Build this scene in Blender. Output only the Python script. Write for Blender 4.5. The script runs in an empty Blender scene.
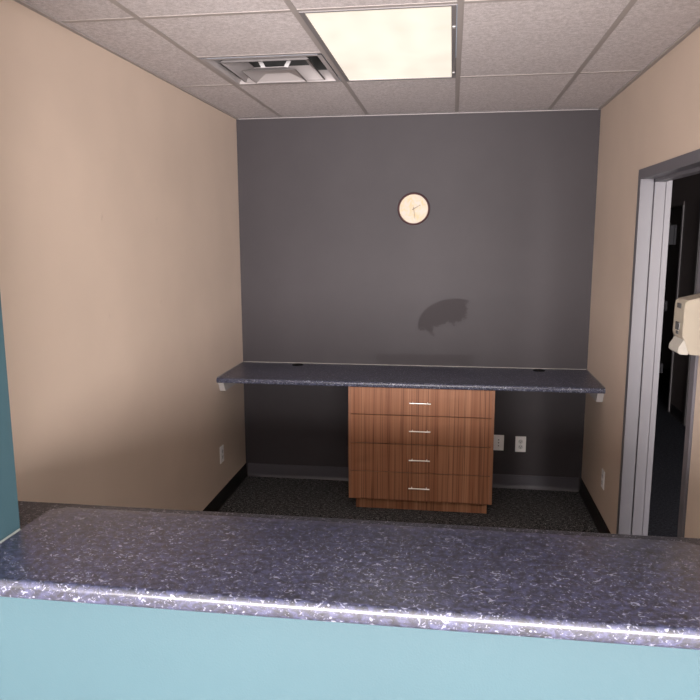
import bpy, bmesh, math, random
from mathutils import Vector, Matrix
sc = bpy.context.scene
C = sc.collection
random.seed(4)

# ------------------------------------------------------------------ camera
F_PX = 698.36
YAW, PIT, ROL = 0.1438, 0.1630, -0.0030
cam_d = bpy.data.cameras.new('camera'); cam = bpy.data.objects.new('camera', cam_d); C.objects.link(cam)
cam_d.sensor_width = 36; cam_d.lens = 36*F_PX/700; cam_d.clip_start = 0.05; cam_d.clip_end = 100
_f = Vector((-math.sin(YAW)*math.cos(PIT), math.cos(YAW)*math.cos(PIT), -math.sin(PIT)))
_r = Vector((math.cos(YAW), math.sin(YAW), 0)); _u = _r.cross(_f)
_r2 = math.cos(ROL)*_r + math.sin(ROL)*_u; _u2 = -math.sin(ROL)*_r + math.cos(ROL)*_u
M = Matrix((( _r2.x,_u2.x,-_f.x,1.5361),(_r2.y,_u2.y,-_f.y,-4.9973),(_r2.z,_u2.z,-_f.z,1.8282),(0,0,0,1)))
cam.matrix_world = M
sc.camera = cam

# ------------------------------------------------------------------ world, daylight, exposure
w = bpy.data.worlds.new('world'); sc.world = w; w.use_nodes = True
w.node_tree.nodes['Background'].inputs[0].default_value = (0.62, 0.78, 1.0, 1)
w.node_tree.nodes['Background'].inputs[1].default_value = 1.0

def area(name, loc, rot, sx, sy, power, col):
    d = bpy.data.lights.new(name, 'AREA'); d.shape = 'RECTANGLE'; d.size = sx; d.size_y = sy
    d.energy = power; d.color = col
    o = bpy.data.objects.new(name, d); C.objects.link(o); o.location = loc; o.rotation_euler = rot
    return o
WX0, WX1, WZ0, WZ1, WY = -0.8, 4.4, 0.65, 2.08, -8.0       # lobby window opening
area('window_daylight', ((WX0+WX1)/2, WY+0.03, (WZ0+WZ1)/2), (math.radians(90), 0, 0), WX1-WX0, WZ1-WZ0, 1290, (1.0, 0.93, 0.90))
LENS_EMIT = 1.04

sc.view_settings.view_transform = 'Standard'; sc.view_settings.look = 'None'
sc.view_settings.exposure = 0.0; sc.view_settings.gamma = 1.0; sc.view_settings.use_curve_mapping = False

# ------------------------------------------------------------------ material helpers
def mat(name, col, rough=0.6, metal=0.0, spec=0.5, coat=0.0):
    m = bpy.data.materials.new(name); m.use_nodes = True
    b = m.node_tree.nodes['Principled BSDF']
    b.inputs['Base Color'].default_value = (*col, 1); b.inputs['Roughness'].default_value = rough
    b.inputs['Metallic'].default_value = metal; b.inputs['Specular IOR Level'].default_value = spec
    b.inputs['Coat Weight'].default_value = coat
    return m
class N:
    def __init__(s, m): s.t = m.node_tree; s.n = s.t.nodes; s.l = s.t.links; s.b = s.n['Principled BSDF']
    def new(s, t, **k):
        q = s.n.new(t)
        for a, v in k.items():
            if a in q.inputs.keys():
                if hasattr(v, 'is_output') : s.l.new(v, q.inputs[a])
                else: q.inputs[a].default_value = v
            else: setattr(q, a, v)
        return q
    def pos(s): return s.new('ShaderNodeNewGeometry').outputs['Position']
    def mapped(s, sc_, v=None):
        q = s.n.new('ShaderNodeMapping'); s.l.new(v or s.pos(), q.inputs[0]); q.inputs['Scale'].default_value = sc_; return q.outputs[0]
    def noise(s, vec, scale, detail=2, rough=.5, dist=0):
        q = s.n.new('ShaderNodeTexNoise'); s.l.new(vec, q.inputs['Vector'])
        q.inputs['Scale'].default_value = scale; q.inputs['Detail'].default_value = detail
        q.inputs['Roughness'].default_value = rough; q.inputs['Distortion'].default_value = dist
        return q.outputs['Fac']
    def ramp(s, fac, stops):
        q = s.n.new('ShaderNodeValToRGB'); s.l.new(fac, q.inputs[0]); e = q.color_ramp.elements
        while len(e) < len(stops): e.new(0.5)
        for x, (p, c) in zip(e, stops): x.position = p; x.color = (*c, 1) if len(c) == 3 else c
        return q.outputs[0]
    def mth(s, op, a, b=None, c=None):
        q = s.n.new('ShaderNodeMath'); q.operation = op
        for i, v in enumerate((a, b, c)):
            if v is None: continue
            if isinstance(v, (int, float)): q.inputs[i].default_value = v
            else: s.l.new(v, q.inputs[i])
        return q.outputs[0]
    def step(s, v, lo, hi):
        q = s.n.new('ShaderNodeMapRange'); q.interpolation_type = 'SMOOTHSTEP'; s.l.new(v, q.inputs[0])
        q.inputs[1].default_value = lo; q.inputs[2].default_value = hi; return q.outputs[0]
    def mix(s, f, a, b):
        q = s.n.new('ShaderNodeMix'); q.data_type = 'RGBA'
        if isinstance(f, (int, float)): q.inputs[0].default_value = f
        else: s.l.new(f, q.inputs[0])
        for i, v in ((6, a), (7, b)):
            if isinstance(v, tuple): q.inputs[i].default_value = (*v, 1)
            else: s.l.new(v, q.inputs[i])
        return q.outputs[2]
    def col(s, v): s.l.new(v, s.b.inputs['Base Color'])
    def rough(s, v): s.l.new(v, s.b.inputs['Roughness'])
    def bump(s, h, strength=.2, dist=.002):
        q = s.n.new('ShaderNodeBump'); s.l.new(h, q.inputs['Height']); q.inputs['Strength'].default_value = strength
        q.inputs['Distance'].default_value = dist; s.l.new(q.outputs[0], s.b.inputs['Normal'])

def paint(name, c, rough=.55, var=.05, bump=.25):
    m = mat(name, c, rough, spec=.4); n = N(m); p = n.pos()
    f = n.noise(p, 1.7, 3); d = tuple(x*(1-var) for x in c); e = tuple(min(1, x*(1+var)) for x in c)
    n.col(n.ramp(f, [(.3, d), (.7, e)])); n.bump(n.noise(p, 220, 2), bump, .0008)
    return m
m_beige = paint('beige_paint', (.60, .485, .405), .5)
n = N(m_beige); p = n.pos(); acc = 0                    # small filled dents in the left wall
for dy_, dz_ in ((-2.044, 1.911), (-1.448, 1.473), (-.839, 1.458), (-1.449, 1.91), (-2.029, 1.469), (-.415, 1.645)):
    vd = n.new('ShaderNodeVectorMath'); vd.operation = 'DISTANCE'; n.l.new(p, vd.inputs[0]); vd.inputs[1].default_value = (0, dy_, dz_)
    acc = n.mth('ADD', acc, n.mth('SUBTRACT', 1, n.step(n.mth('ADD', vd.outputs['Value'], n.mth('MULTIPLY', n.noise(p, 60, 1), .03)), .014, .034)))
b0 = [q for q in n.n if q.type == 'BUMP'][0]; b1 = n.new('ShaderNodeBump'); n.l.new(acc, b1.inputs['Height'])
b1.inputs['Strength'].default_value = .6; b1.inputs['Distance'].default_value = .004
n.l.new(b1.outputs[0], b0.inputs['Normal'])
m_teal = paint('teal_paint', (.033, .070, .088), .5, .03)
m_lobby = paint('lobby_paint', (.66, .65, .62), .6)
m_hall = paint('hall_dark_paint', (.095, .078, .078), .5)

# charcoal accent wall with a matt touched-up patch and a roller band
m_dark = mat('charcoal_paint', (.1, .09, .095), .6, spec=.28); n = N(m_dark); p = n.pos()
sx = n.new('ShaderNodeSeparateXYZ'); n.l.new(p, sx.inputs[0]); X, Z = sx.outputs[0], sx.outputs[2]
nz = n.mth('SUBTRACT', n.noise(p, 28, 3, .6), .5)
dx = n.mth('DIVIDE', n.mth('SUBTRACT', X, 1.575), .272); dz = n.mth('DIVIDE', n.mth('SUBTRACT', Z, 1.185), .2)
rad = n.mth('SQRT', n.mth('ADD', n.mth('MULTIPLY', dx, dx), n.mth('MULTIPLY', dz, dz)))
inell = n.mth('SUBTRACT', 1, n.step(rad, .96, 1.01))
xr = n.mth('ADD', X, n.mth('MULTIPLY', nz, .10)); zr = n.mth('ADD', Z, n.mth('MULTIPLY', nz, .07))
cutr = n.mth('SUBTRACT', 1, n.step(xr, 1.642, 1.654))
low1 = n.step(n.mth('SUBTRACT', n.mth('ADD', Z, n.mth('MULTIPLY', nz, .16)), n.mth('MULTIPLY', n.mth('SUBTRACT', X, 1.45), .22)), 1.180, 1.200)
lowL = n.mth('MULTIPLY', n.step(n.mth('ADD', Z, n.mth('MULTIPLY', X, .8)), 2.232, 2.262), n.mth('SUBTRACT', 1, n.step(xr, 1.40, 1.425)))
stain = n.mth('MULTIPLY', n.mth('MULTIPLY', inell, cutr), n.mth('MAXIMUM', low1, lowL))
bx_ = n.mth('MULTIPLY', n.step(xr, 1.0, 1.03), n.mth('SUBTRACT', 1, n.step(xr, 1.66, 1.73)))
wav = n.mth('ADD', Z, n.mth('MULTIPLY', n.mth('SUBTRACT', n.noise(p, 4, 1), .5), .06))
band = n.mth('MULTIPLY', bx_, n.mth('MULTIPLY', n.step(wav, .902, .918), n.mth('SUBTRACT', 1, n.step(wav, .975, .988))))
both = n.mth('MAXIMUM', stain, n.mth('MULTIPLY', band, .5))
basec = n.ramp(n.noise(p, 1.6, 4, .6), [(.3, (.043, .0375, .0425)), (.7, (.052, .0455, .051))])
n.col(n.mix(both, basec, (.0425, .0372, .0405)))
n.rough(n.mth('ADD', .60, n.mth('MULTIPLY', both, .25)))
n.bump(n.noise(p, 200, 2), .25, .0008)

# ceiling tile
m_tile = mat('mineral_tile', (.6, .56, .55), .9, spec=.2); n = N(m_tile); p = n.pos()
a = n.noise(p, 70, 3, .7); b = n.noise(p, 320, 2, .6)
k = n.mth('ADD', n.mth('MULTIPLY', a, .5), n.mth('MULTIPLY', b, .5))
n.col(n.ramp(k, [(.40, (.44, .405, .41)), (.5, (.575, .53, .54)), (.60, (.71, .665, .68))]))
n.bump(k, .6, .003)
m_grid = mat('ceiling_grid_metal', (.36, .325, .315), .5, spec=.4)
m_metal_white = mat('white_enamel', (.40, .37, .375), .5)
m_plenum = mat('plenum_dark', (.05, .05, .05), .8)
m_bracket_w = mat('bright_galvanised_strap', (.50, .49, .50), .5)

# carpet
def carpet(name, c1, c2, c3):
    m = mat(name, c1, .95, spec=.1); n = N(m); p = n.pos()
    k = n.mth('ADD', n.mth('MULTIPLY', n.noise(p, 130, 3, .7), .6), n.mth('MULTIPLY', n.noise(n.mapped((1, 2.6, 1), p), 40, 2, .6), .4))
    n.col(n.ramp(k, [(.38, c1), (.52, c2), (.64, c3)])); n.bump(k, 1.0, .006); return m
m_carpet = carpet('dark_carpet', (.016, .017, .020), (.070, .070, .073), (.30, .295, .30))
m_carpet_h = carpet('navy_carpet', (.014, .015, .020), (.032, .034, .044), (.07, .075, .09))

# speckled laminate
def laminate(name, base, mid, fleck, rough=.22, scale=1.0, spec=.5):
    m = mat(name, base, rough, spec=spec); n = N(m); p = n.pos()
    pm = n.mapped((1, 1.3, 1.3), p)
    big = n.noise(pm, 70*scale, 4, .72, .6)
    c = n.ramp(big, [(.34, tuple(x*.3 for x in base)), (.48, base), (.62, mid)])
    f1 = n.step(n.noise(pm, 85*scale, 1, .5, 1.6), .635, .70)
    f3 = n.step(n.noise(n.mapped((1.2, 1, 1.4), p), 120*scale, 2, .6, 1.2), .63, .71)
    f = n.mth('MAXIMUM', f1, n.mth('MULTIPLY', f3, .8))
    n.col(n.mix(f, c, fleck)); return m
m_lam = laminate('navy_speckled_laminate', (.017, .018, .036), (.038, .041, .090), (.165, .17, .235), .30, .8, .85)
m_lam_desk = laminate('navy_speckled_laminate_matt', (.032, .034, .058), (.085, .090, .155), (.52, .54, .64), .3, 1.3, .5)

# wood with upright dark grain
m_wood = mat('striped_wood_laminate', (.3, .12, .06), .38, spec=.4); n = N(m_wood); p = n.pos()
sx = n.new('ShaderNodeSeparateXYZ'); n.l.new(p, sx.inputs[0])
st = n.mapped((1, .3, .010), p)
wob = n.noise(st, 22, 3, .55, .2)
fine = n.noise(n.mapped((1, .3, .006), p), 120, 3, .6)
lines = n.noise(n.mapped((1, .3, .008), p), 40, 2, .5, .1)
dk = n.mth('SUBTRACT', 1, n.step(n.mth('ABSOLUTE', n.mth('SUBTRACT', lines, .50)), .0, .035))
c = n.ramp(wob, [(.34, (.29, .118, .062)), (.5, (.36, .16, .088)), (.66, (.44, .21, .12))])
c = n.mix(n.mth('MULTIPLY', n.step(fine, .45, .68), .45), c, (.25, .10, .052))
c = n.mix(n.mth('MULTIPLY', dk, .6), c, (.085, .026, .014))
n.col(c)
m_wood_edge = mat('wood_edge_band', (.33, .15, .085), .45)
m_gap = mat('cabinet_shadow_core', (.06, .025, .014), .7)
m_steel = mat('brushed_nickel', (.78, .74, .70), .28, 1.0)
m_black = mat('black_plastic', (.005, .005, .006), .8, spec=.15)
m_cove_lit = mat('charcoal_vinyl_base_lit', (.085, .08, .095), .38)  # same vinyl as the side walls; reflected light painted in as a paler tone
m_cove_blk = mat('black_vinyl_base', (.014, .012, .012), .5)
m_cove_hall = mat('hall_black_vinyl_base', (.012, .012, .014), .5)
m_white_pl = mat('white_plastic', (.92, .90, .91), .3)
m_socket = mat('socket_plastic', (.70, .68, .70), .35)
m_slot = mat('socket_slot_dark', (.03, .03, .035), .6)
m_caulk = mat('pale_caulk', (.34, .32, .30), .6)
m_caulk_b = mat('grey_blue_caulk', (.16, .18, .18), .6)
m_frame = mat('grey_door_frame_enamel', (.125, .119, .138), .42)
m_hinge_glint = mat('dull_hinge_glint', (.012, .012, .014), .9, spec=.1)
m_hframe = mat('hall_frame_enamel', (.05, .045, .048), .5)
m_stop = mat('lilac_grey_frame_enamel', (.40, .37, .40), .38)
m_leaf = mat('door_grey', (.16, .15, .16), .4)
m_cream = mat('cream_plastic', (.38, .335, .275), .4)
m_cream_sh = mat('pale_cream_plastic', (.42, .395, .36), .4)
m_window_gl = mat('smoked_window_plastic', (.09, .09, .09), .25)
m_clock_rim = mat('dark_brown_clock_rim', (.075, .035, .04), .35)
m_cleat = mat('grey_putty_cleat', (.52, .49, .49), .5)
m_hand = mat('grey_clock_hand', (.10, .07, .06), .5)
m_clock = mat('clock_face_cream', (.95, .85, .66), .5); n = N(m_clock); p = n.pos()
q = n.noise(p, 26, 3, .6, .8); q2 = n.noise(n.mapped((1, 1, 2.5), p), 60, 2, .6, 1.2)
c = n.ramp(q, [(.35, (.47, .36, .20)), (.5, (.47, .40, .29)), (.68, (.46, .41, .37))])
n.col(n.mix(n.mth('MULTIPLY', n.step(q2, .58, .66), .30), c, (.50, .42, .36)))
m_alum = mat('bronze_storefront', (.08, .07, .065), .4, .6)
m_glass = mat('window_glass', (1, 1, 1), .02); m_glass.node_tree.nodes['Principled BSDF'].inputs['Transmission Weight'].default_value = 1

m_lens = bpy.data.materials.new('lit_prismatic_lens'); m_lens.use_nodes = True; n = N(m_lens); p = n.pos()
n.b.inputs['Base Color'].default_value = (.22, .21, .19, 1); n.b.inputs['Roughness'].default_value = .35
sx = n.new('ShaderNodeSeparateXYZ'); n.l.new(p, sx.inputs[0])
tub = 0
for cx in (1.10, 1.245, 1.39):                                  # three tubes glow through the lens
    g = n.mth('EXPONENT', n.mth('MULTIPLY', n.mth('POWER', n.mth('DIVIDE', n.mth('SUBTRACT', sx.outputs[0], cx), .045), 2), -1))
    tub = n.mth('ADD', tub, g)
cloud = n.noise(n.mapped((1.2, .8, 1), p), 4, 2)
em = n.mth('ADD', n.mth('ADD', .64, n.mth('MULTIPLY', tub, .06)), n.mth('MULTIPLY', cloud, .42))
n.l.new(n.mth('MULTIPLY', em, LENS_EMIT), n.b.inputs['Emission Strength'])
n.b.inputs['Emission Color'].default_value = (1.0, .905, .77, 1)

# ------------------------------------------------------------------ mesh helpers
def box(bm, x0, x1, y0, y1, z0, z1, bev=0, seg=2):
    g = bmesh.ops.create_cube(bm, size=1)
    for v in g['verts']:
        v.co = Vector(((x0+x1)/2+v.co.x*(x1-x0), (y0+y1)/2+v.co.y*(y1-y0), (z0+z1)/2+v.co.z*(z1-z0)))
    if bev:
        es = list({e for v in g['verts'] for e in v.link_edges})
        bmesh.ops.bevel(bm, geom=es, offset=bev, segments=seg, profile=.5, affect='EDGES')
def prism(bm, pts, axis, a, b):
    """extrude a closed 2D outline along an axis; pts in the two other axes' order (x,y / x,z / y,z)"""
    def P(u, v, t): return {'x': (t, u, v), 'y': (u, t, v), 'z': (u, v, t)}[axis]
    A = [bm.verts.new(P(u, v, a)) for u, v in pts]; B = [bm.verts.new(P(u, v, b)) for u, v in pts]
    bm.faces.new(A); bm.faces.new(B[::-1])
    for i in range(len(pts)):
        j = (i+1) % len(pts); bm.faces.new((A[j], A[i], B[i], B[j]))
def cyl(bm, c, axis, r, d, seg=24, r2=None):
    rot = {'z': Matrix(), 'y': Matrix.Rotation(math.pi/2, 4, 'X'), 'x': Matrix.Rotation(math.pi/2, 4, 'Y')}[axis]
    bmesh.ops.create_cone(bm, cap_ends=True, segments=seg, radius1=r, radius2=r if r2 is None else r2, depth=d, matrix=Matrix.Translation(c) @ rot)
def obj(name, bm, m, parent=None, smooth=False):
    bmesh.ops.recalc_face_normals(bm, faces=bm.faces)
    me = bpy.data.meshes.new(name); bm.to_mesh(me); bm.free()
    me.materials.append(m)
    if smooth:
        for f in me.polygons: f.use_smooth = True
        me.set_sharp_from_angle(angle=math.radians(40))
    o = bpy.data.objects.new(name, me); C.objects.link(o)
    if parent is not None:
        o.parent = parent; o.location = (0, 0, 0)
        off = Vector(parent.location); pp = parent.parent
        while pp is not None: off += Vector(pp.location); pp = pp.parent
        me.transform(Matrix.Translation(-off))
    return o
def tag(o, label, cat, group=None):
    o['label'] = label; o['category'] = cat
    if group: o['group'] = group
    return o
def thing(name, label, cat, loc, group=None):
    o = bpy.data.objects.new(name, None); C.objects.link(o); o.location = loc; o.empty_display_size = .1
    return tag(o, label, cat, group)
def struct(name, bm, m, parent=None, smooth=False):
    o = obj(name, bm, m, parent, smooth)
    if parent is None: o['kind'] = 'structure'
    return o
def bb(*a, **k):
    bm = bmesh.new(); box(bm, *a, **k); return bm
def centre(o):
    """move the origin of a one-mesh thing to the middle of its base"""
    vs = [v.co for v in o.data.vertices]
    c = Vector(((min(v.x for v in vs)+max(v.x for v in vs))/2, (min(v.y for v in vs)+max(v.y for v in vs))/2, min(v.z for v in vs)))
    o.data.transform(Matrix.Translation(-c)); o.location = c
    for ch in C.objects:
        if ch.parent == o: ch.data.transform(Matrix.Translation(-c))
    return o
def dup(root, loc, rotz, label):
    r = root.copy(); C.objects.link(r); r.location = loc; r.rotation_euler = (0, 0, rotz); r['label'] = label
    for ch in [o for o in C.objects if o.parent == root]:
        c = ch.copy(); C.objects.link(c); c.parent = r
        for g in [o for o in C.objects if o.parent == ch]:
            d = g.copy(); C.objects.link(d); d.parent = c
    return r

# ------------------------------------------------------------------ room numbers
W, H, T = 2.492, 2.646, .6096
GX, GY = .3304, -1.0793                 # first ceiling grid lines
PF, PB = -3.552, -3.407                 # street and room faces of the reception partition
OX0, OX1 = .43, 2.17                    # counter opening
HX0, HX1 = W+.13, 3.812                 # hallway
DY0, DY1, DZ = -1.127, -2.165, 2.155    # outside of the door frame

# floors
struct('floor', bb(-2.0, W+.065, PB-.08, .12, -.1, 0), m_carpet)
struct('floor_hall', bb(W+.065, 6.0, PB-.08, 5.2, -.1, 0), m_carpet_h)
struct('floor_lobby', bb(-2.0, 6.0, WY-.2, PB-.08, -.1, 0), paint('lobby_tile', (.34, .31, .28), .4))
# walls
struct('wall_back', bb(-.12, HX0, 0, .12, 0, 3.0), m_dark)
struct('wall_left', bb(-.12, 0, PB, 0, 0, 3.0), m_beige)
bm = bmesh.new()
box(bm, W, HX0, DY0-.02, 0, 0, 3.0)
box(bm, W, HX0, DY1+.02, DY0-.02, DZ-.02, 3.0)
box(bm, W, HX0, PB, DY1+.02, 0, 3.0)
struct('wall_right', bm, m_beige)
bm = bmesh.new()                         # reception partition, painted teal
box(bm, -2.0, OX0, PF, PB, 0, 3.0)
box(bm, OX1, HX0, PF, PB, 0, 3.0)
box(bm, OX0, OX1, PF, PB, 0, 1.028)
box(bm, OX0, OX1, PF, PB, 2.50, 3.0)
struct('wall_front', bm, m_teal)
# hallway shell
bm = bmesh.new()
D2a, D2b = 2.47, 3.42
box(bm, HX1, HX1+.12, PB, D2a, 0, 3.0); box(bm, HX1, HX1+.12, D2b, 5.0, 0, 3.0); box(bm, HX1, HX1+.12, D2a, D2b, 2.15, 3.0)
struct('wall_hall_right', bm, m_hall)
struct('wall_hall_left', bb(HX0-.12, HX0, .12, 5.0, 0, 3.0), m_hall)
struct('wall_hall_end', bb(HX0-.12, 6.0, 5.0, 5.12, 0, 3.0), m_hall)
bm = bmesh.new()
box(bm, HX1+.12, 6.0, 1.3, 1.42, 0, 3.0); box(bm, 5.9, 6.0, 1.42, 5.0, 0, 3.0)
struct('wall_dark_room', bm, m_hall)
# lobby shell with its window
struct('wall_lobby_left', bb(-2.1, -2.0, WY, PB, 0, 3.0), m_lobby)
struct('wall_lobby_right', bb(6.0, 6.1, WY, PB, 0, 3.0), m_lobby)
struct('wall_lobby_side', bb(HX1+.12, 6.0, PF, PB, 0, 3.0), m_teal)
bm = bmesh.new()
box(bm, -2.1, WX0, WY-.15, WY, 0, 3.0); box(bm, WX1, 6.1, WY-.15, WY, 0, 3.0)
box(bm, WX0, WX1, WY-.15, WY, 0, WZ0); box(bm, WX0, WX1, WY-.15, WY, WZ1, 3.0)
struct('wall_lobby_front', bm, m_lobby)
bm = bmesh.new()
for x in (WX0, (WX0+WX1)/2-.025, WX1-.05): box(bm, x, x+.05, WY-.12, WY-.05, WZ0, WZ1)
box(bm, WX0, WX1, WY-.12, WY-.05, WZ0, WZ0+.05); box(bm, WX0, WX1, WY-.12, WY-.05, WZ1-.05, WZ1)
wf = struct('window_1', bm, m_alum)
obj('window_pane', bb(WX0+.05, WX1-.05, WY-.095, WY-.085, WZ0+.05, WZ1-.05), m_glass, wf)
# ceilings
bm = bmesh.new()
VX0, VX1, VY1, VY0 = GX, GX+T, GY, GY-T
LX0, LX1, LY1, LY0 = GX+T, GX+2*T, GY, GY-2*T
cz0, cz1 = H+.004, H+.03
box(bm, 0, GX, PB, 0, cz0, cz1)
box(bm, GX, GX+2*T, GY, 0, cz0, cz1)
box(bm, VX0, VX1, PB, VY0, cz0, cz1)
box(bm, LX0, LX1, PB, LY0, cz0, cz1)
box(bm, GX+2*T, W, PB, 0, cz0, cz1)
struct('ceiling', bm, m_tile)
struct('ceiling_lobby', bb(-2.1, 6.1, WY-.15, PF, 2.99, 3.09), m_lobby)
struct('ceiling_hall', bb(HX0-.12, 6.1, PF, 5.12, 2.70, 2.80), m_hall) 
# ceiling grid
bm = bmesh.new(); g = .0122; zb, zt = H+.002, H+.004
for i in range(4):
    x = GX+i*T; box(bm, x-g, x+g, PB, -.001, zb, zt, .0008, 1)
for y in (GY, GY-2*T):
    xs = [0.001]+[GX+i*T for i in range(4)]+[W-.001]
    for a_, b_ in zip(xs[:-1], xs[1:]): box(bm, a_+(g if a_ > .01 else 0), b_-(g if b_ < W-.01 else 0), y-g, y+g, zb+.0004, zt)
box(bm, VX0+g, VX1-g, VY0-g, VY0+g, zb+.0004, zt)
struct('trim_1', bm, m_grid)
bm = bmesh.new()                         # wall angle round the ceiling
box(bm, .0005, .020, PB, -.0005, H-.004, H+.004); box(bm, W-.020, W-.0005, PB, -.0005, H-.004, H+.004)
struct('trim_2', bm, m_grid)
bm = bmesh.new(); box(bm, .0205, W-.0205, -.020, -.0005, H-.006, H-.002)
struct('trim_3', bm, m_metal_white)

# baseboards: flat vinyl with a cove toe
def cove(name, m, axis, wall, into, a, b):
    pr = [(0, 0), (.016, 0), (.013, .004), (.007, .014), (.0045, .03), (.0045, .098), (.002, .101), (0, .101)]
    bm = bmesh.new(); prism(bm, [(wall+into*u, v) for u, v in pr], axis, a, b)
    return struct(name, bm, m)
cove('baseboard_back', m_cove_lit, 'x', -.0005, -1, .017, W-.017)
cove('baseboard_left', m_cove_blk, 'y', .0005, 1, PB+.01, -.0005)
cove('baseboard_right', m_cove_blk, 'y', W-.0005, -1, DY0+.003, -.0005)
cove('baseboard_right_near', m_cove_blk, 'y', W-.0005, -1, PB+.01, DY1-.003)
cove('baseboard_hall', m_cove_hall, 'y', HX1-.0005, -1, PB+.01, D2a-.06)
cove('baseboard_hall_far', m_cove_hall, 'y', HX1-.0005, -1, D2b+.06, 5.0)

# ------------------------------------------------------------------ door frame in the right wall
def door_frame(name, x0, x1, ya, yb, zt, mt, face=.050, side=1):
    """hollow-metal frame: ya = far outside edge, yb = near outside edge, casing proud of both wall faces"""
    root = bpy.data.objects.new(name, None); C.objects.link(root); root.location = ((x0+x1)/2, (ya+yb)/2, 0); root['kind'] = 'structure'
    pr = .012
    def profile(y, d):       # jamb profile (x, y); d=-1: opening lies towards -y
        s0, s1 = x0+.055, x0+.105
        return [(x0-pr, y), (x0-pr, y+d*face), (s0-.003, y+d*face), (s0-.003, y+d*(face-.006)), (s0, y+d*(face-.006)), (s0, y+d*(face+.016)), (s1, y+d*(face+.016)), (s1, y+d*(face-.006)), (s1+.009, y+d*(face-.006)), (s1+.009, y+d*face), (x1+pr, y+d*face), (x1+pr, y),
                (x1+.001, y), (x1+.001, y+d*.02), (x0-.001, y+d*.02), (x0-.001, y)]
    for y, d in ((ya, -1), (yb, 1)):
        bm = bmesh.new(); prism(bm, profile(y, d), 'z', .001, zt-face)
        obj('jamb', bm, mt, root)
    s0, s1 = x0+.055, x0+.105; z = zt
    hp = [(x0-pr, z), (x0-pr, z-face), (s0, z-face), (s0, z-face-.016), (s1, z-face-.016), (s1, z-face), (x1+pr, z-face), (x1+pr, z),
          (x1+.001, z), (x1+.001, z-.02), (x0-.001, z-.02), (x0-.001, z)]
    bm = bmesh.new(); prism(bm, hp, 'y', yb, ya); obj('head', bm, mt, root)
    return root
dr = door_frame('door_1', W, HX0, DY0, DY1, DZ, m_frame)
for z, hgt, wd in ((1.825, .10, .030), (1.46, .05, .010), (1.13, .05, .010)):
    bm = bmesh.new(); box(bm, HX0+.0125, HX0+.0135+wd, DY0-.046, DY0-.040, z-hgt/2, z+hgt/2, .001, 1)
    cyl(bm, (HX0+.0135+wd, DY0-.049, z), 'z', .006, hgt, 12)
    obj('hinge_glint', bm, m_hinge_glint, dr)  # hinge shapes added in place of small light glints along the frame edge

# far doorway across the hall, a pale edge round a black opening
r2 = bpy.data.objects.new('door_2', None); C.objects.link(r2); r2.location = (HX1, (D2a+D2b)/2, 0); r2['kind'] = 'structure'
obj('jamb', bb(HX1-.010, HX1+.13, D2a-.001+.001, D2a+.035, 0.001, 2.115), m_leaf, r2)
obj('jamb', bb(HX1-.010, HX1+.13, D2b-.035, D2b, 0.001, 2.115), m_hall, r2)
obj('head', bb(HX1-.010, HX1+.13, D2a, D2b, 2.115, 2.15), m_hall, r2)
# grey door and frame nearer along the hall
r3 = bpy.data.objects.new('door_3', None); C.objects.link(r3); r3.location = (HX1, 1.45, 0); r3['kind'] = 'structure'
obj('jamb', bb(HX1-.022, HX1-.0005, 1.93, 1.98, .001, 2.15), m_hframe, r3)
obj('jamb', bb(HX1-.022, HX1-.0005, .92, .97, .001, 2.15), m_hframe, r3)
obj('head', bb(HX1-.022, HX1-.0005, .97, 1.93, 2.10, 2.15), m_hframe, r3)
lf = obj('door_leaf', bb(HX1-.012, HX1-.0005, .972, 1.928, .01, 2.098), m_leaf, r3)
bm = bmesh.new(); cyl(bm, (HX1-.035, 1.02, .95), 'x', .010, .045, 12); cyl(bm, (HX1-.06, 1.02, .95), 'x', .026, .03, 16)
obj('door_handle', bm, m_steel, lf, True)

# ------------------------------------------------------------------ ceiling light
cl = thing('ceiling_light', 'lit rectangular ceiling light panel with cream lens set in the tile grid', 'ceiling light', ((LX0+LX1)/2, (LY0+LY1)/2, H))
e = .0132; bm = bmesh.new()
ox0, ox1, oy0, oy1 = LX0+e, LX1-e, LY0+e, LY1-e
t_ = .020; fz0, fz1 = H-.001, H+.010
box(bm, ox0, ox0+t_, oy0, oy1, fz0, fz1, .001, 1); box(bm, ox1-t_, ox1, oy0, oy1, fz0, fz1, .001, 1)
box(bm, ox0+t_, ox1-t_, oy0, oy0+.012, fz0, fz1); box(bm, ox0+t_, ox1-t_, oy1-.012, oy1, fz0, fz1)
obj('frame', bm, mat('light_frame_grey', (.20, .185, .19), .45), cl)
obj('housing', bb(ox0, ox1, oy0, oy1, H+.018, H+.10), m_metal_white, cl)
obj('diffuser', bb(ox0+t_-.004, ox1-t_+.004, oy0+.010, oy1-.010, H+.003, H+.007), m_lens, cl)
for y in (LY1-.14, LY0+.28):
    obj('latch', bb(ox1-.016, ox1-.004, y-.012, y+.012, H-.005, H-.001, .001, 1), m_bracket_w, cl)

# ------------------------------------------------------------------ air vent
vc = ((VX0+VX1)/2, (VY0+VY1)/2)
av = thing('air_vent', 'square metal ceiling air vent with stepped cones beside the light panel', 'air vent', (vc[0], vc[1], H))
def ring(bm, r0, z0, r1, z1, th=.0015):
    for s in (0, 1):
        pass
    def sq(r, z): return [bm.verts.new((vc[0]+a*r, vc[1]+b*r, z)) for a, b in ((-1, -1), (1, -1), (1, 1), (-1, 1))]
    A, B, A2, B2 = sq(r0, z0), sq(r1, z1), sq(r0-th, z0), sq(r1-th, z1+th)
    for i in range(4):
        j = (i+1) % 4
        bm.faces.new((A[i], A[j], B[j], B[i])); bm.faces.new((A2[j], A2[i], B2[i], B2[j]))
        bm.faces.new((A[j], A[i], A2[i], A2[j])); bm.faces.new((B[i], B[j], B2[j], B2[i]))
bm = bmesh.new(); h = T/2-e
ring(bm, h, H-.001, h-.022, H-.001); ring(bm, h-.022, H-.001, .235, H+.050)
obj('flared_frame', bm, m_metal_white, av)
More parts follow.
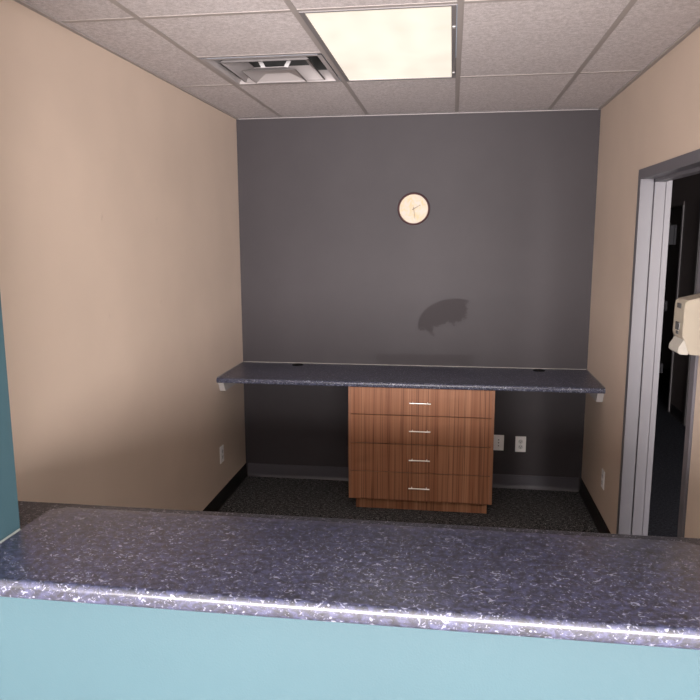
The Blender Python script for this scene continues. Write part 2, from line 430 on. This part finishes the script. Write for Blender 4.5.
bm = bmesh.new(); ring(bm, .232, H+.050, .23, H+.16); ring(bm, .23, H+.16, .002, H+.16)
obj('neck', bm, m_plenum, av)
bm = bmesh.new(); ring(bm, .218, H+.0, .150, H+.055); ring(bm, .219, H-.003, .212, H-.003, .006)
obj('outer_cone', bm, m_metal_white, av)
bm = bmesh.new(); ring(bm, .135, H-.024, .06, H+.004); ring(bm, .136, H-.027, .130, H-.027, .004)
box(bm, vc[0]-.061, vc[0]+.061, vc[1]-.061, vc[1]+.061, H+.003, H+.006)
obj('inner_cone', bm, m_metal_white, av)
for s, x in ((1, -.06), (-1, .05)):
    bm = bmesh.new()
    prism(bm, [(vc[0]+x, H+.007), (vc[0]+x+.022, H+.007), (vc[0]+x+.022-s*.05, H+.10), (vc[0]+x-s*.05, H+.10)], 'y', vc[1]-.03, vc[1]-.024)
    obj('strap', bm, m_bracket_w, av)

# ------------------------------------------------------------------ wall desk and its cabinet
DZT, DTH, DYF = .892, .034, -.612
def slab_profile(y0, y1, zt, th, r, rb=.006):
    """y1 = back, y0 = front nose (more negative); rounded top front edge"""
    pts = [(y1, zt), (y1, zt-th)]
    for i in range(4):
        a_ = math.pi/2*i/3; pts.append((y0+rb-rb*math.sin(a_), zt-th+rb-rb*math.cos(a_)))
    for i in range(8):
        a_ = math.pi/2*i/7; pts.append((y0+r-r*math.cos(a_), zt-r+r*math.sin(a_)))
    return pts
bm = bmesh.new(); prism(bm, slab_profile(DYF, -.0015, DZT, DTH, .014), 'x', .0015, W-.0015)
desk = obj('wall_desk', bm, m_lam_desk, smooth=True)
tag(desk, 'long navy speckled laminate desk along the dark back wall over wooden drawers', 'desk')
for gx in (.437, 2.155):
    bm = bmesh.new(); cyl(bm, (gx, -.078, DZT+.0015), 'z', .042, .003, 28); cyl(bm, (gx, -.078, DZT+.0035), 'z', .030, .002, 28)
    box(bm, gx-.010, gx+.010, -.119, -.108, DZT+.0005, DZT+.003)
    obj('grommet', bm, m_black, desk, True)
bm = bmesh.new()
prism(bm, [(-.0012, DZT), (-.0012, DZT+.0035), (-.004, DZT)], 'x', .006, W-.006)
obj('caulk_bead', bm, m_caulk, desk)
bm = bmesh.new(); prism(bm, [(.0012, DZT), (.0012, DZT+.004), (.004, DZT)], 'y', DYF+.01, -.006)
obj('caulk_bead', bm, m_caulk, desk)
bm = bmesh.new(); prism(bm, [(W-.0012, DZT), (W-.0012, DZT+.004), (W-.004, DZT)], 'y', DYF+.01, -.006)
obj('caulk_bead', bm, m_caulk, desk)
centre(desk)
# support cleats under both ends
def cleat(x0, x1, label):
    bm = bmesh.new()
    prism(bm, [(-.590, DZT-DTH-.0006), (-.548, DZT-DTH-.068), (-.022, DZT-DTH-.068), (-.022, DZT-DTH-.0006)], 'x', x0, x1)
    bmesh.ops.bevel(bm, geom=bm.edges[:], offset=.002, segments=1, affect='EDGES')
    o = obj('support_cleat', bm, m_cleat); tag(o, label, 'desk support', 'pale cleats holding up the desk'); return centre(o)
cleat(.001, .041, 'pale grey cleat under the left end of the wall desk')
cleat(W-.041, W-.001, 'pale grey cleat under the right end of the wall desk')

cb = thing('drawer_cabinet', 'striped brown wooden cabinet with four drawers under the wall desk', 'cabinet', (1.354, -.3, 0))
CX0, CX1, CYF, CZ0, CZ1 = .882, 1.828, -.560, .082, DZT-DTH-.001
bm = bmesh.new()
sp = .016
box(bm, CX0, CX0+sp, CYF, -.02, CZ0, CZ1, .0006, 1); box(bm, CX1-sp, CX1, CYF, -.02, CZ0, CZ1, .0006, 1)
box(bm, CX0+sp, CX1-sp, CYF, -.02, CZ0, CZ0+.016); box(bm, CX0+sp, CX1-sp, CYF+.001, -.02, CZ1-.012, CZ1)
obj('body', bm, m_wood, cb)
obj('carcass', bb(CX0+sp+.0005, CX1-sp-.0005, CYF+.03, -.025, CZ0+.0165, CZ1-.0125), m_gap, cb)
obj('edge_band', bb(CX0, CX0+sp, CYF-.0012, CYF-.0002, CZ0, CZ1), m_wood_edge, cb)
obj('edge_band', bb(CX1-sp, CX1, CYF-.0012, CYF-.0002, CZ0, CZ1), m_wood_edge, cb)
bm = bmesh.new(); box(bm, .925, 1.800, -.515, -.03, .001, CZ0-.0005, .001, 1)
obj('toe_kick', bm, m_wood, cb)
edges = [.857-.004, .6695, .4755, .2825, .088]
for i in range(4):
    zt, zb_ = edges[i]-.0022, edges[i+1]+.0022
    dw = obj('drawer', bb(CX0+sp+.0015, CX1-sp-.0015, CYF-.020, CYF-.0005+.02, zb_, zt, .0010, 1), m_wood, cb)
    hz = (.7585, .572, .376, .184)[i]
    bm = bmesh.new(); cyl(bm, (1.354, CYF-.048, hz), 'x', .0045, .138, 14)
    for sx_ in (-.048, .048): cyl(bm, (1.354+sx_, CYF-.034, hz), 'y', .0035, .028, 10)
    obj('handle', bm, m_steel, dw, True)

# ------------------------------------------------------------------ clock
ck = thing('wall_clock', 'small round wall clock with cream face and dark rim on the charcoal wall', 'clock', (1.267, -.001, 2.008))
bm = bmesh.new(); cx, cz = 1.267, 2.008; seg = 56
prof = [(.101, 0), (.111, 0), (.112, .018), (.110, .026), (.106, .029), (.101, .026), (.0985, .012)]
ringv = [[bm.verts.new((cx+r*math.cos(2*math.pi*i/seg), -.001-d, cz+r*math.sin(2*math.pi*i/seg))) for r, d in prof] for i in range(seg)]
for i in range(seg):
    for j in range(len(prof)):
        k = (j+1) % len(prof); i2 = (i+1) % seg
        bm.faces.new((ringv[i][j], ringv[i2][j], ringv[i2][k], ringv[i][k]))
obj('rim', bm, m_clock_rim, ck, True)
bm = bmesh.new(); cyl(bm, (cx, -.008, cz), 'y', .0995, .012, 56); obj('clock_face', bm, m_clock, ck)
def hand(ang, L, wd, y):
    bm = bmesh.new(); d = Vector((math.sin(ang), 0, math.cos(ang))); s = Vector((d.z, 0, -d.x))
    c = Vector((cx, y, cz)); pts = [c-d*.012+s*wd, c-d*.012-s*wd, c+d*L-s*wd*.5, c+d*L+s*wd*.5]
    pts = [(q.x, q.z) for q in pts]; prism(bm, pts, 'y', y, y-.001); return bm
obj('minute_hand', hand(math.radians(172), .072, .0019, -.0185), m_hand, ck)
obj('hour_hand', hand(math.radians(60), .055, .0024, -.0165), m_hand, ck)

# ------------------------------------------------------------------ outlets
GO = 'white electrical outlets low on the walls'
def outlet(loc, rotz, label, kind='duplex'):
    """built facing -y at the origin"""
    o = thing('wall_outlet' if kind == 'duplex' else 'data_outlet', label, 'outlet', (0, 0, 0), GO if kind == 'duplex' else None)
    bm = bmesh.new(); box(bm, -.0375, .0375, -.0065, -.0005, -.058, .058, .0022, 2); obj('cover_plate', bm, m_white_pl, o)
    if kind == 'duplex':
        for z in (-.0195, .0195):
            bm = bmesh.new(); cyl(bm, (0, -.0075, z), 'y', .0165, .003, 24); s = obj('socket', bm, m_socket, o)
            bm = bmesh.new()
            box(bm, -.0078, -.0056, -.0096, -.0088, z-.001, z+.008); box(bm, .0056, .0078, -.0096, -.0088, z-.001, z+.007)
            cyl(bm, (0, -.0092, z-.0075), 'y', .0028, .0008, 10)
            obj('slot', bm, m_slot, s)
        bm = bmesh.new(); cyl(bm, (0, -.0072, 0), 'y', .0028, .0015, 12); obj('screw', bm, m_steel, o)
    else:
        for z in (-.022, 0, .022):
            bm = bmesh.new(); cyl(bm, (0, -.0070, z), 'y', .0055, .002, 12); j = obj('jack', bm, m_socket, o)
            obj('jack_opening', bb(-.0035, .0035, -.0088, -.0081, z-.003, z+.003), m_slot, j)
        for z in (-.047, .047):
            bm = bmesh.new(); cyl(bm, (0, -.0070, z), 'y', .0028, .001, 12); obj('screw', bm, m_steel, o)
    o.location = loc; o.rotation_euler = (0, 0, rotz); return o
o1 = outlet((2.056, -.0005, .335), 0, 'white duplex outlet on the dark back wall right of the data plate')
dup(o1, (.0005, -.561, .349), math.radians(90), 'white duplex outlet low on the beige left wall')
dup(o1, (W-.0005, -.694, .337), math.radians(-90), 'white duplex outlet low on the beige right wall near the doorway')
outlet((1.900, -.0005, .340), 0, 'white three-hole data plate on the dark wall just beside the cabinet', 'data')

# ------------------------------------------------------------------ soap dispenser by the door
SY0, SY1 = -2.305, -2.185
sd = thing('soap_dispenser', 'cream plastic wall dispenser with push lever beside the doorway', 'dispenser', (W, (SY0+SY1)/2, 1.37))
bm = bmesh.new()
prism(bm, [(W-.001, 1.612), (W-.10, 1.588), (W-.108, 1.575), (W-.110, 1.458), (W-.100, 1.440), (W-.082, 1.388), (W-.001, 1.384)], 'y', SY0, SY1)
bmesh.ops.bevel(bm, geom=bm.edges[:], offset=.0035, segments=2, affect='EDGES')
bd = obj('body', bm, m_cream, sd, True)
ym = (SY0+SY1)/2
obj('logo_plate', bb(W-.1115, W-.1085, ym-.020, ym+.022, 1.556, 1.574, .0006, 1), m_window_gl, sd)
obj('sight_window', bb(W-.1125, W-.1092, ym-.022, ym+.024, 1.474, 1.504, .0014, 2), m_window_gl, sd)
obj('sight_window', bb(W-.1125, W-.1095, ym-.015, ym+.014, 1.4585, 1.4700, .0010, 1), m_window_gl, sd)
bm = bmesh.new()
prism(bm, [(W-.100, 1.446), (W-.119, 1.414), (W-.121, 1.396), (W-.112, 1.388), (W-.0835, 1.3865), (W-.0835, 1.394), (W-.1005, 1.439)], 'y', SY0+.005, SY1-.004)
bmesh.ops.bevel(bm, geom=bm.edges[:], offset=.001, segments=1, affect='EDGES')
obj('push_lever', bm, m_cream_sh, sd)

# ------------------------------------------------------------------ lower work counter behind the partition
bm = bmesh.new()
prism(bm, [(-y, z) for y, z in slab_profile(2.797, 3.4055, .889, .034, .008)], 'x', .0015, W-.0015)
wc = obj('work_counter', bm, laminate('navy_speckled_laminate_low', (.022, .022, .035), (.045, .044, .062), (.28, .28, .33), .35, 1.0), smooth=True)
tag(wc, 'lower dark speckled work counter just behind the raised reception ledge', 'counter'); centre(wc)

# ------------------------------------------------------------------ raised reception ledge in the opening
def ledge():
    x0, x1, yb, yf, zt, th, r, rb, ch = OX0+.0015, OX1-.0015, -3.243, -3.672, 1.07, .041, .016, .008, .045
    # plan outline from front left, with clipped back corners
    plan = [(x0, yf), (x1, yf), (x1, yb-.028), (x1-.006, yb-.022), (x1-.040, yb-.002), (x1-.048, yb), (x0+.048, yb), (x0+.040, yb-.002), (x0+.006, yb-.022), (x0, yb-.028)]
    prof = [(0, rb+0.0, -1)]
    lay = []
    for i in range(4):
        a = math.pi/2*i/3; lay.append((rb*(1-math.sin(a)), zt-th+rb*(1-math.cos(a))))
    for i in range(9):
        a = math.pi/2*i/8; lay.append((r*(1-math.cos(a)), zt-r+r*math.sin(a)))
    cx_, cy_ = (x0+x1)/2, (yf+yb)/2
    bm = bmesh.new(); rows = []
    for ins, z in lay:
        row = []
        for (x, y) in plan:
            sgx = 0; nx, ny = x, y
            if y > cy_: ny = y-ins*.6
            else: ny = y+ins
            row.append(bm.verts.new((nx, ny, z)))
        rows.append(row)
    k = len(plan)
    for a, b in zip(rows[:-1], rows[1:]):
        for i in range(k):
            j = (i+1) % k; bm.faces.new((a[i], a[j], b[j], b[i]))
    bm.faces.new(rows[0][::-1]); bm.faces.new(rows[-1])
    return bm
cs = obj('counter_ledge', ledge(), m_lam, smooth=True)
tag(cs, 'raised navy speckled laminate reception ledge on top of the pale blue half wall', 'counter')
bm = bmesh.new()
prism(bm, [(OX0+.0010, 1.0702), (OX0+.0010, 1.0742), (OX0+.005, 1.0702)], 'y', PF+.004, PB-.004)
obj('caulk_bead', bm, m_caulk_b, cs)
bm = bmesh.new(); prism(bm, [(OX1-.0010, 1.0702), (OX1-.0010, 1.0742), (OX1-.005, 1.0702)], 'y', PF+.004, PB-.004)
obj('caulk_bead', bm, m_caulk_b, cs)
centre(cs)
